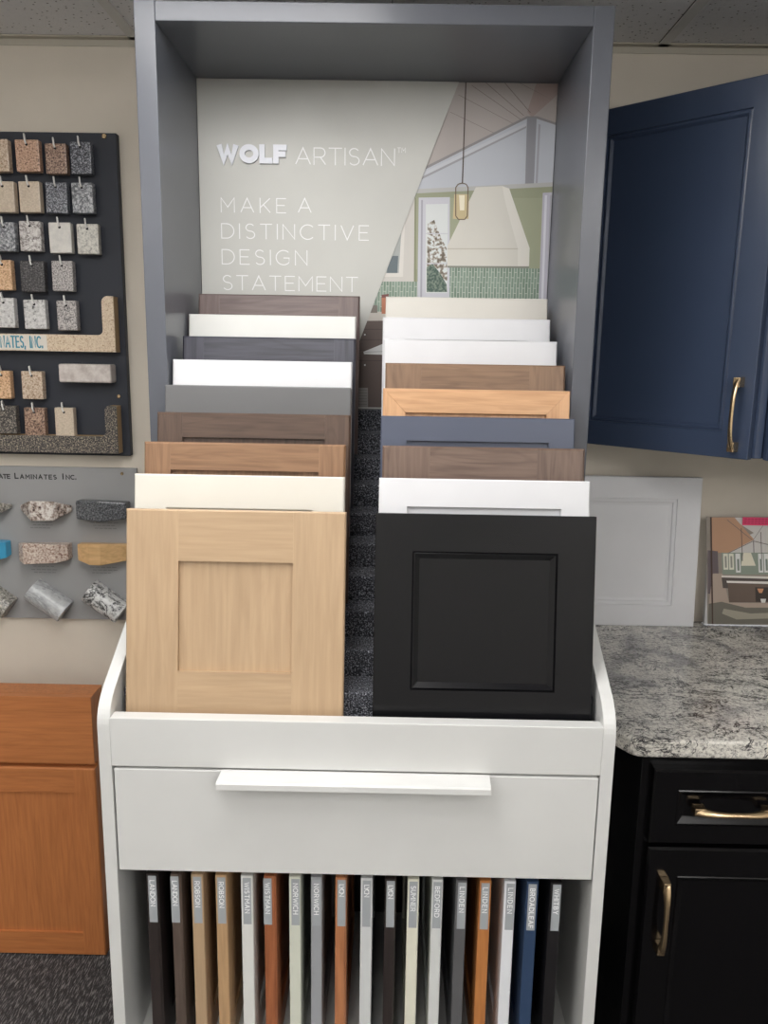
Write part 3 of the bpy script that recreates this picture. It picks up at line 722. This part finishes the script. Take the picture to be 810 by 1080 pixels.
def ell(px, name, label, mt, edge_mt):
    """L shaped laminate edge sample"""
    t = thing(name, label, 'stone sample', (0, 2.0, 0)); return t
YF = 1.994
def q2(x, y, Y=YF): v = at(x, y, Y); return (v.x, v.z)
def L_shape(xa, xr, ytop, ybase0, ybase1, xv, rad_top, mt, label):
    t = thing('laminate_edge_sample', label, 'stone sample', (0, YF, 0), group='L shaped laminate profiles')
    z0, z1 = q2(xr, ybase1)[1], q2(xv, ybase0)[1]; X0 = q2(-40, ybase0)[0]; XV, XR_ = q2(xv, ybase0)[0], q2(xr, ybase1)[0]; ZT = q2(xv, ytop)[1]
    r = rad_top; pts = [(X0, z0), (XR_, z0), (XR_, ZT-.001)]
    pts += [(XV+r+r*math.cos(math.radians(d)), ZT-r+r*math.sin(math.radians(d))) for d in range(90, 181, 15)]
    rr = .012
    pts += [(XV-rr+rr*math.cos(math.radians(d)), z1+rr+rr*math.sin(math.radians(d))) for d in range(0, -91, -15)]
    pts += [(X0, z1)]
    obj('laminate_face', MB().xz(pts, 0, .004), mt, t, .0006)
    pts2 = [(x, z) for x, z in pts]
    obj('core', MB().xz(pts2, .0041, .0338), M_edgewood, t)
    return t, (X0, z0, z1)
G_sand = g('sand_speckle_laminate', [(.34, (176, 140, 108)), (.46, (222, 200, 172)), (.64, (232, 214, 190))], 330)
G_mica2 = g('black_gold_laminate', [(.40, (34, 32, 34)), (.52, (96, 90, 88)), (.64, (186, 174, 150))], 300)
l1, (X0, z0, z1) = L_shape(0, 122, 312, 353.5, 371.5, 108.5, .016, G_sand, 'sand coloured L shaped profile with a blue lettered strip')
strip = obj('printed_strip', MB().box(q2(-38, 360)[0], q2(49.5, 360)[0], -.0006, 0, z0+.002, z1-.002), paint('strip_white', (232, 226, 216), .5), l1)
a = q2(.8, 367.5); b_ = q2(45.8, 367.5)
obj('lettering', text_mb('NATES, INC.', .029, b_[0]-a[0], .115, .2, .0004, None, lambda u, v, d: (a[0]+u, -.0006-d, z0+.0065+v), .44), paint('teal_ink', (66, 146, 168), .5), strip)
L_shape(0, 125, 428, 460.5, 478.5, 111.5, .012, G_mica2, 'black speckled L shaped profile along the bottom of the board')
bar = MB(); p = q2(63.5, 403); p2 = q2(117.5, 384.5)
bar.xz([(p[0], p[1]), (p2[0], p[1]), (p2[0], p2[1]), (p[0], p2[1])], YF-.008, 2.0278)
tag(obj('laminate_bar', bar, g('pale_pink_marble', [(.3, (190, 178, 172)), (.6, (222, 214, 208))], 40), None, .004), 'pale marbled short bar mounted between the two L shaped profiles', 'stone sample')

# grey acrylic board
gb = thing('edge_profile_board', 'grey board of edge profile blocks on the wall under the charcoal board', 'sample board', (-.9, 2.047, 1.09))
def LG(mb): return mb.xform(lambda p: Vector((p.x+.9, p.y-2.047, p.z-1.09)))
obj('backboard', LG(MB().box(-1.35, -.6510, 2.038, 2.0490, .8885, 1.2945)), M_greyboard, gb, .001)
screw(gb, 128.8, 499.5, 2.038, LG, .004)
M_ink = paint('black_ink', (30, 30, 32), .5)
def gp(x, y): v = at(x, y, 2.038); return v.x, v.z
tx = MB(); M_cap = paint('faded_grey_ink', (120, 120, 120), .6)
def smallcaps(words, h):
    for (s, xa, xb, yb, big) in words:
        x, z = gp(xa, yb); x2, _ = gp(xb, yb)
        text_mb(s, h*(1.22 if big else 1), x2-x if len(s) > 1 else None, .19, .2, .0004, tx, lambda u, v, d, x=x, z=z: (x+u, 2.038-d, z+v))
smallcaps([('ATE', -1.5, 11, 504.8, 0), ('L', 15.5, 19, 504.9, 1), ('AMINATES', 21, 60, 505.1, 0), ('I', 66, 67, 505.6, 1), ('NC.', 69.5, 80.5, 505.8, 0)], .0125)
obj('lettering', LG(tx), M_ink, gb)
for grp in (((33, 56, 550.5), (35, 57, 553.5), (32, 54, 556.5)), ((95, 126, 551), (98, 122, 554), (100, 124, 557)), ((35, 58, 597), (33, 61, 600.5), (36, 60, 603.5)), ((95, 124, 598), (98, 125, 601), (97, 118, 604))):
    cap = MB()
    for (xa, xb, y) in grp:
        x, z = gp(xa, y); x2, _ = gp(xb, y); n = 5; st_ = (x2-x)/n
        for k in range(n): cap.box(x+k*st_, x+(k+.78)*st_, 2.0376, 2.038, z-.0007, z+.0007)
    obj('caption', LG(cap), M_cap, gb)
GM = dict(
 hexw=g('brown_white_marble', [(.36, (60, 44, 42)), (.47, (176, 158, 146)), (.6, (230, 224, 218))], 95),
 dk=g('dark_speckle_stone', [(.4, (44, 46, 50)), (.5, (80, 82, 86)), (.64, (140, 142, 146))], 300),
 pk=g('rosy_speckle_stone', [(.38, (140, 106, 92)), (.5, (206, 186, 172)), (.64, (228, 218, 206))], 190),
 mar=g('grey_striped_marble', [(.35, (176, 178, 180)), (.65, (210, 212, 212))], 50, veins=(150, 152, 156), vscale=9),
 blk=g('black_blotched_white_stone', [(.33, (24, 24, 26)), (.38, (160, 160, 160)), (.5, (222, 222, 220))], 70, veins=(20, 20, 22), vscale=10),
 fl=g('green_grey_fleck_stone', [(.36, (70, 68, 64)), (.5, (150, 146, 138)), (.64, (206, 202, 192))], 160))
YG = 2.015
def gq(x, y, Y=YG): v = at(x, y, Y); return v.x, v.z
def faceted(xa, xb, ya, yb, plan, mt, label, zt=0., shrink=.8, bev=.002):
    """bar whose plan (fraction of width, depth) is extruded up, smaller at the back"""
    x0, z1 = gq(xa, ya); x1, z0 = gq(xb, yb); w = x1-x0; h = (z1-z0)*1.14; cx, cz = (x0+x1)/2, (z0+z1)/2
    mb = MB(); n = len(plan)
    def pt(p, top):
        u, d, ext = p; zz = (h/2 if top else -h/2)*ext
        return (u*w-w/2, -d, zz)
    v = [pt(p, 0) for p in plan]+[pt(p, 1) for p in plan]
    mb.mesh(v, [tuple(range(n)), tuple(range(n, 2*n))[::-1]]+[(i, n+i, n+(i+1) % n, (i+1) % n) for i in range(n)])
    return tag(obj('edge_block', mb, mt, None, bev, loc=(cx, 2.0379, cz)), label, 'stone sample', 'edge profile blocks on the grey board')
faceted(-45, 9.5, 526, 543, [(0, 0, .8), (.15, .05, .9), (.8, .05, .9), (1, .012, .2), (1, 0, .2)], GM['fl'], 'grey faceted stone block cut by the photo edge in the upper row')
faceted(17, 73.5, 527, 547, [(0, 0, .2), (.0, .004, .22), (.34, .048, .98), (.76, .046, .95), (1, .010, .3), (1, 0, .25)], GM['hexw'], 'brown and white faceted stone block in the upper row of the grey board')
faceted(81, 135.5, 527, 548, [(0, 0, .8), (0, .035, .85), (.5, .052, 1), (1, .035, .75), (1, 0, .7)], GM['dk'], 'dark grey stone block with slanted faces in the upper row of the grey board', bev=.004)
faceted(-45, 8.3, 570, 588, [(0, 0, 1), (0, .045, 1), (.9, .045, .9), (1, .03, .85), (1, 0, .8)], paint('sky_blue_solid', (76, 172, 214), .4), 'bright blue block cut by the photo edge in the middle row')
faceted(18, 73.5, 571, 592, [(0, 0, .6), (.06, .035, .8), (.2, .052, 1), (.8, .048, .85), (1, .030, .72), (1, 0, .7)], GM['pk'], 'rosy speckled stone block in the middle row of the grey board')
faceted(82, 137, 572, 593, [(0, 0, .7), (0, .028, .75), (.28, .048, 1), (.5, .050, 1), (1, .020, .72), (1, 0, .7)], wood('bamboo_block', (222, 182, 130), (200, 156, 104), 'X'), 'light wood faceted block in the middle row of the grey board')
def quarter(cxp, cyp, ang, length, rad, mt, label):
    """rounded nosing bar lying diagonally on the board"""
    x, z = gq(cxp, cyp, 2.02); sec = [(-rad, 0), (rad, 0), (rad, .018)]+[(rad*math.cos(math.radians(d)), .018+.030*math.sin(math.radians(d))) for d in range(12, 180, 12)]+[(-rad, .018)]
    mb = MB(); mb.prism(sec, lambda p: (-length/2, -p[1], p[0]), lambda p: (length/2, -p[1], p[0]))
    ca, sa = math.cos(ang), math.sin(ang)
    mb.xform(lambda p: Vector((p.x*ca+p.z*sa, p.y, -p.x*sa+p.z*ca)))
    return tag(obj('edge_block', mb, mt, None, .0015, loc=(x, 2.0379, z)), label, 'stone sample', 'edge profile blocks on the grey board')
quarter(-8, 630, math.radians(36), .104, .030, GM['fl'], 'speckled rounded bar cut by the photo edge in the lower row')
quarter(51, 633.5, math.radians(36), .104, .030, GM['mar'], 'grey marble rounded bar set diagonally in the lower row')
quarter(111, 635, math.radians(36), .104, .030, GM['blk'], 'white rounded bar with black blotches set diagonally near the maple sample')

# ================================================================== ORANGE BASE CABINET
OY = 1.877
oc = thing('base_cabinet', 'orange cherry wood base cabinet with drawer front left of the white stand', 'cabinet', (-1.1, OY, 0))
XR_, X0_ = at(110.5, 990, OY).x, -1.135
zt, zd, zo = .740, at(50, 805, OY).z, at(50, 810, OY).z
x0, x1 = X0_+1.1, XR_+1.1
obj('body', MB().box(x0+.001, x1-.001, .0205, .081, .0, zt-.0005), D_cherry[0], oc, .0015)
obj('drawer_front', MB().box(x0, x1, 0, .02, zd, zt), D_cherry[1], oc, .0015)
dd = bpy.data.objects.new('door', None); C.objects.link(dd); dd.parent = oc; dd.location = (x0, 0, .003)
door(dd, x1-x0, zo-.003, .02, .056, .068, D_cherry, recess=.007)

# ================================================================== RIGHT: BASE CABINET + COUNTER
bc = thing('base_cabinet', 'black base cabinet with brass pulls under the granite counter', 'cabinet', (.478, 1.395, 0))
BW = .72
obj('body', MB().box(0, BW, 0, .65, .10, .8775), M_blackpaint, bc, .0015)
obj('toe_kick', MB().box(.0, BW, .06, .60, 0, .10), M_blackpaint, bc)
step_b = [(.002, .003), (.004, .0015), (.012, .008), (.02, .008)]
for i, dx in enumerate((.019, .375)):
    w = .325 if i == 0 else .33
    dr_ = bpy.data.objects.new('drawer', None); C.objects.link(dr_); dr_.parent = bc; dr_.location = (dx, -.0205, .697)
    door(dr_, w, .152, .02, .045, .040, (lambda p: (p, p))(paint('black_gloss_front', (9, 8, 10), .17, spec=.4)) if i == 0 else bdm, steps=[(.001, .0020), (.0035, .0006), (.0150, .0078)], bev=.004)
    if i == 0: bdm = (bpy.data.materials['black_gloss_front'],)*2
    h_ = bow_handle(dr_, .142, True, .025); h_.location = ((.6440-.478-dx) if i == 0 else w/2, 0, .0775)
    dp = bpy.data.objects.new('door', None); C.objects.link(dp); dp.parent = bc; dp.location = (dx, -.0205, .12)
    door(dp, w, .569, .02, .058, .058, bdm, steps=[(.001, .0020), (.0035, .0006), (.0150, .0078)], bev=.004)
    h_ = bow_handle(dp, .150, False, .030); h_.location = (.034 if i == 0 else w-.03, 0, .4315)
def counter_mat():
    m, nt, b = newmat('grey_granite_counter'); tc = nt.nodes.new('ShaderNodeTexCoord'); V = tc.outputs['Object']
    def noise(s, d=4, dist=0., r=.55, vec=V):
        n = nt.nodes.new('ShaderNodeTexNoise'); n.inputs['Scale'].default_value = s; n.inputs['Detail'].default_value = d
        n.inputs['Distortion'].default_value = dist; n.inputs['Roughness'].default_value = r; nt.links.new(vec, n.inputs['Vector']); return n.outputs['Fac']
    base = ramp(nt, noise(150, 5, .4, .75), [(.36, (110, 108, 108)), (.43, (198, 194, 188)), (.56, (240, 237, 230))])
    big = ramp(nt, noise(7, 3, 1.), [(.36, (172, 172, 176)), (.5, (248, 247, 244))])
    c = mix(nt, .8, base, big, 'MULTIPLY')
    mp = nt.nodes.new('ShaderNodeMapping'); mp.inputs['Rotation'].default_value = (0, 0, -.75); mp.inputs['Scale'].default_value = (1, 1.9, 1); nt.links.new(V, mp.inputs['Vector'])
    for s, wdt, col, lo, hi in ((4.5, .009, (30, 30, 34), .40, .48), (10, .011, (44, 44, 48), .46, .52), (26, .014, (84, 82, 84), .50, .58)):
        f = noise(s, 7, 1.6, .66, mp.outputs[0])
        su = nt.nodes.new('ShaderNodeMath'); su.operation = 'SUBTRACT'; su.inputs[1].default_value = .5; nt.links.new(f, su.inputs[0])
        ab = nt.nodes.new('ShaderNodeMath'); ab.operation = 'ABSOLUTE'; nt.links.new(su.outputs[0], ab.inputs[0])
        r = nt.nodes.new('ShaderNodeValToRGB'); r.color_ramp.elements[0].color = (1, 1, 1, 1); r.color_ramp.elements[1].position = wdt*1.6; r.color_ramp.elements[1].color = (0, 0, 0, 1)
        r.color_ramp.elements[0].position = wdt*.5
        nt.links.new(ab.outputs[0], r.inputs['Fac'])
        k = ramp(nt, noise(s*1.3, 2), [(lo, (0, 0, 0)), (hi, (255, 255, 255))])
        fm = mix(nt, 1., r.outputs['Color'], k, 'MULTIPLY')
        c = mix(nt, fm, c, lin(col))
    nt.links.new(c, b.inputs['Base Color']); b.inputs['Roughness'].default_value = .14; return m
ct = MB().xy([(.405, 2.045), (.405, 1.450), (.412, 1.430), (.446, 1.372), (.458, 1.364), (.470, 1.362), (1.24, 1.362), (1.24, 2.045)], .8785, .914)
tag(obj('countertop', ct, counter_mat(), None, .006, 3), 'grey veined granite counter slab with a clipped corner on the black cabinet', 'countertop')
# thin board by the stand
tb = MB().yz([(0, 0), (.40, 0), (.36, .575), (.02, .575)], 0, .006)
tag(obj('backing_board', tb, D_dgrey[0], None, .001, loc=(.3795, 1.25, 0)), 'thin grey board standing between the white stand and the black cabinet', 'board')

# white door leaning on the wall
wd = thing('cabinet_door', 'white cabinet door leaning on the wall at the back of the granite counter', 'cabinet door', (.410, 1.994, .9142), (-.075, 0, 0))
door(wd, .376, .385, .019, .060, .055, D_white, steps=[(.001, .0025), (.009, .004), (.011, .007), (.018, .0085)], bev=.0015)

# catalogue
bk = thing('catalogue', 'catalogue with a kitchen photo on its cover leaning on the wall', 'book', (.815, 1.998, .9162), (-.085, 0, 0))
bkc = math.cos(.085)
BKW, BKH = .225, .290
# measured cover: x 747..., y 545-660
def bq(x, y):
    v = at(x, y, 2.008); return (v.x-.815, (v.z-.9162)/bkc)
x00, z11 = bq(747.5, 546); 
obj('pages', MB().box(.002, BKW-.002, .001, .017, .004, BKH-.012), paint('page_paper', (206, 204, 200), .8), bk)
cov = MB(); pal.clear()
def bl(pts, c, k): layer(cov, pts, c, k, 0., bq)
TX = 850
bl([(747, 546), (TX, 546), (TX, 660), (744.5, 660)], (150, 140, 130), 1)
bl([(752, 547), (790, 547), (772, 580), (760, 584), (751, 582)], (176, 136, 110), 2)
bl([(772, 547), (TX, 547), (TX, 585), (766, 584), (781, 570), (797, 563)], (206, 202, 198), 3)
bl([(752, 547), (777, 547), (797, 570), (768, 584), (756, 583), (751, 578)], (190, 148, 118), 3.5)
bl([(747.3, 581), (758, 582), (758, 625), (746, 626)], (104, 92, 96), 4)
for a_, b__ in (((769, 549), (795, 570)), ((796, 571), (768, 584)), ((796, 571), (TX, 584)), ((812, 548), (796, 570))):
    bl([a_, (a_[0], a_[1]+.8), (b__[0], b__[1]+.8), b__], (120, 108, 104), 5)
bl([(795.8, 571), (796.6, 571), (796.6, 583.5), (795.8, 583.5)], (96, 88, 88), 5)
bl([(762, 583.5), (TX, 583.5), (TX, 606), (762, 606)], (142, 152, 138), 6)
for a_ in (763.5, 769.5): bl([(a_, 584.5), (a_+5, 584.5), (a_+5, 601), (a_, 601)], (224, 222, 206), 7); bl([(a_+1.5, 587), (a_+3.5, 587), (a_+3.5, 599), (a_+1.5, 599)], (150, 150, 140), 8)
for a_ in (776.5, 800.5, 806.5): bl([(a_, 584.5), (a_+5, 584.5), (a_+5, 604), (a_, 604)], (224, 224, 222), 7); bl([(a_+1.5, 590), (a_+3.8, 590), (a_+3.8, 602), (a_+1.5, 602)], (130, 140, 130), 8)
bl([(785, 583.6), (793, 583.6), (797.5, 597), (782, 597)], (226, 220, 200), 9)
bl([(783.3, 558), (784, 558), (784, 592), (783.3, 592)], (90, 80, 78), 9.5); bl([(803.8, 562), (804.5, 562), (804.5, 590), (803.8, 590)], (90, 80, 78), 9.5)
bl([(761, 607), (TX, 609), (TX, 611.5), (761, 609)], (226, 220, 212), 10)
bl([(761, 609), (TX, 612), (TX, 622), (762, 620)], (86, 76, 72), 10)
bl([(766, 612.5), (TX, 614), (TX, 618), (766.5, 614.5)], (230, 226, 220), 11)
bl([(767, 614.5), (TX, 617), (TX, 635), (768, 634.5)], (104, 88, 78), 11.5)
bl([(796, 619), (TX, 620), (TX, 634), (796, 634)], (60, 50, 46), 12)
bl([(798, 620.5), (805, 620.5), (803, 625), (800, 625)], (208, 150, 110), 13); bl([(801, 631), (807, 631), (806, 635), (802, 635)], (220, 220, 216), 13)
bl([(752, 605), (762, 605), (768, 635), (TX, 636), (TX, 642), (746, 640)], (178, 160, 146), 6.5)
bl([(746.5, 636), (760, 634), (785, 640), (TX, 640), (TX, 656), (745, 658)], (112, 108, 98), 14)
bl([(762, 641), (790, 646), (TX, 644), (TX, 650), (775, 652), (760, 646)], (164, 158, 142), 15)
bl([(751, 546.5), (752.6, 546.5), (750.5, 657), (749, 657)], (74, 54, 46), 16)
mats = [None]*len(pal)
for k, (i, mm) in pal.items(): mats[i] = mm
obj('cover', MB().box(0, BKW, .0004, .0012, 0, BKH-.006), paint('cover_card', (206, 206, 206), .4), bk)
obj('cover_photo', cov, mats, bk)
obj('bottom_edge', MB().box(-.0015, BKW, -.0025, .018, 0, .0055), paint('white_card_edge', (238, 240, 244), .4), bk, .001)
a_ = bq(784.5, 554.8); b__ = bq(812, 547)
sk = obj('pink_sticker', MB().box(a_[0], b__[0]+.02, -.0032, -.0026, a_[1], b__[1]), paint('pink_sticker_paper', (226, 60, 110), .5), bk)
nb = MB()
for r_ in range(3):
    for k in range(7):
        x_ = a_[0]+.004+k*.0088; z_ = b__[1]-.0045-r_*.0052; nb.box(x_, x_+.0066, -.0035, -.0032, z_-.0007, z_+.0007)
obj('caption_lines', nb, paint('dark_red_ink', (150, 20, 60), .5), sk)
# crinkled clear sleeve under the catalogue
def glassy():
    m, nt, b = newmat('clear_plastic_film'); b.inputs['Base Color'].default_value = (.75, .78, .85, 1); b.inputs['Roughness'].default_value = .12
    b.inputs['Alpha'].default_value = .38; return m
sl = MB(); nx, ny = 40, 5; v = []
for j in range(ny+1):
    for i in range(nx+1):
        u = i/nx; y = -.012*(j/ny)-.002
        v.append((-.004+u*(BKW+.01), y+.003*math.sin(i*1.1)*(j/ny), .0006+.003*abs(math.sin(i*.9+j*1.3))*(1 if j not in (0,) else .3)))
sl.mesh(v, [(j*(nx+1)+i, j*(nx+1)+i+1, (j+1)*(nx+1)+i+1, (j+1)*(nx+1)+i) for j in range(ny) for i in range(nx)], 0, True)
obj('plastic_sleeve', sl, glassy(), bk)

# ================================================================== BLUE WALL CABINETS
AX, AY = .4313, 1.9908
WZ0, WZ1 = 1.3876, 2.137; WH = WZ1-WZ0
s2 = math.sqrt(.5)
wc = thing('wall_cabinet', 'navy blue angled wall cabinet with a brass bow pull above the granite counter', 'wall cabinet', (AX, AY, WZ0), (0, 0, -PI/4))
DWB = .438
BX_, BY_ = AX+DWB*s2, AY-DWB*s2
# local x along the door, local y into the body
def toloc(x, y): dx, dy = x-AX, y-AY; return (dx*s2-dy*s2, dx*s2+dy*s2)
bp_ = [toloc(*p) for p in ((AX+.018, 2.0455), (AX+.018, AY+.0112), (BX_+.019, BY_+.0102), (BX_+.034, BY_+.0102), (BX_+.034, 2.0455))]
obj('body', MB().xy(bp_, .002, WH-.002), M_blue, wc, .001)
dd = bpy.data.objects.new('door', None); C.objects.link(dd); dd.parent = wc; dd.location = (0, 0, 0)
door(dd, DWB, WH, .0195, .058, .056, (M_blue, M_blue), steps=[(.001, .0035), (.004, .0030), (.0055, .0015), (.008, .0015), (.013, .0075)], bev=.0016)
h_ = bow_handle(dd, .150, False, .032); h_.location = (.409, 0, .0925)
w2 = thing('wall_cabinet', 'navy blue straight wall cabinet continuing right of the angled one', 'wall cabinet', (BX_+.037, BY_+.0102, WZ0))
obj('body', MB().box(0, .60, 0, 2.0455-BY_-.0102, .002, WH-.002), M_blue, w2, .001)
for k in (0, 1):
    dd = bpy.data.objects.new('door', None); C.objects.link(dd); dd.parent = w2; dd.location = (-.0005+k*.3015, -.0205, 0)
    door(dd, .299, WH, .0195, .058, .056, (M_blue, M_blue), steps=[(.001, .0035), (.004, .0030), (.0055, .0015), (.008, .0015), (.013, .0075)], bev=.0016)

# ------------------------------------------------------------------ light & view
sc = bpy.context.scene
w = bpy.data.worlds.new('world'); sc.world = w; w.use_nodes = True
w.node_tree.nodes['Background'].inputs['Color'].default_value = (.9, .95, 1, 1); w.node_tree.nodes['Background'].inputs['Strength'].default_value = .3
vs = sc.view_settings; vs.view_transform = 'Standard'; vs.look = 'None'; vs.gamma = 1; vs.use_curve_mapping = False
vs.exposure = 0.42
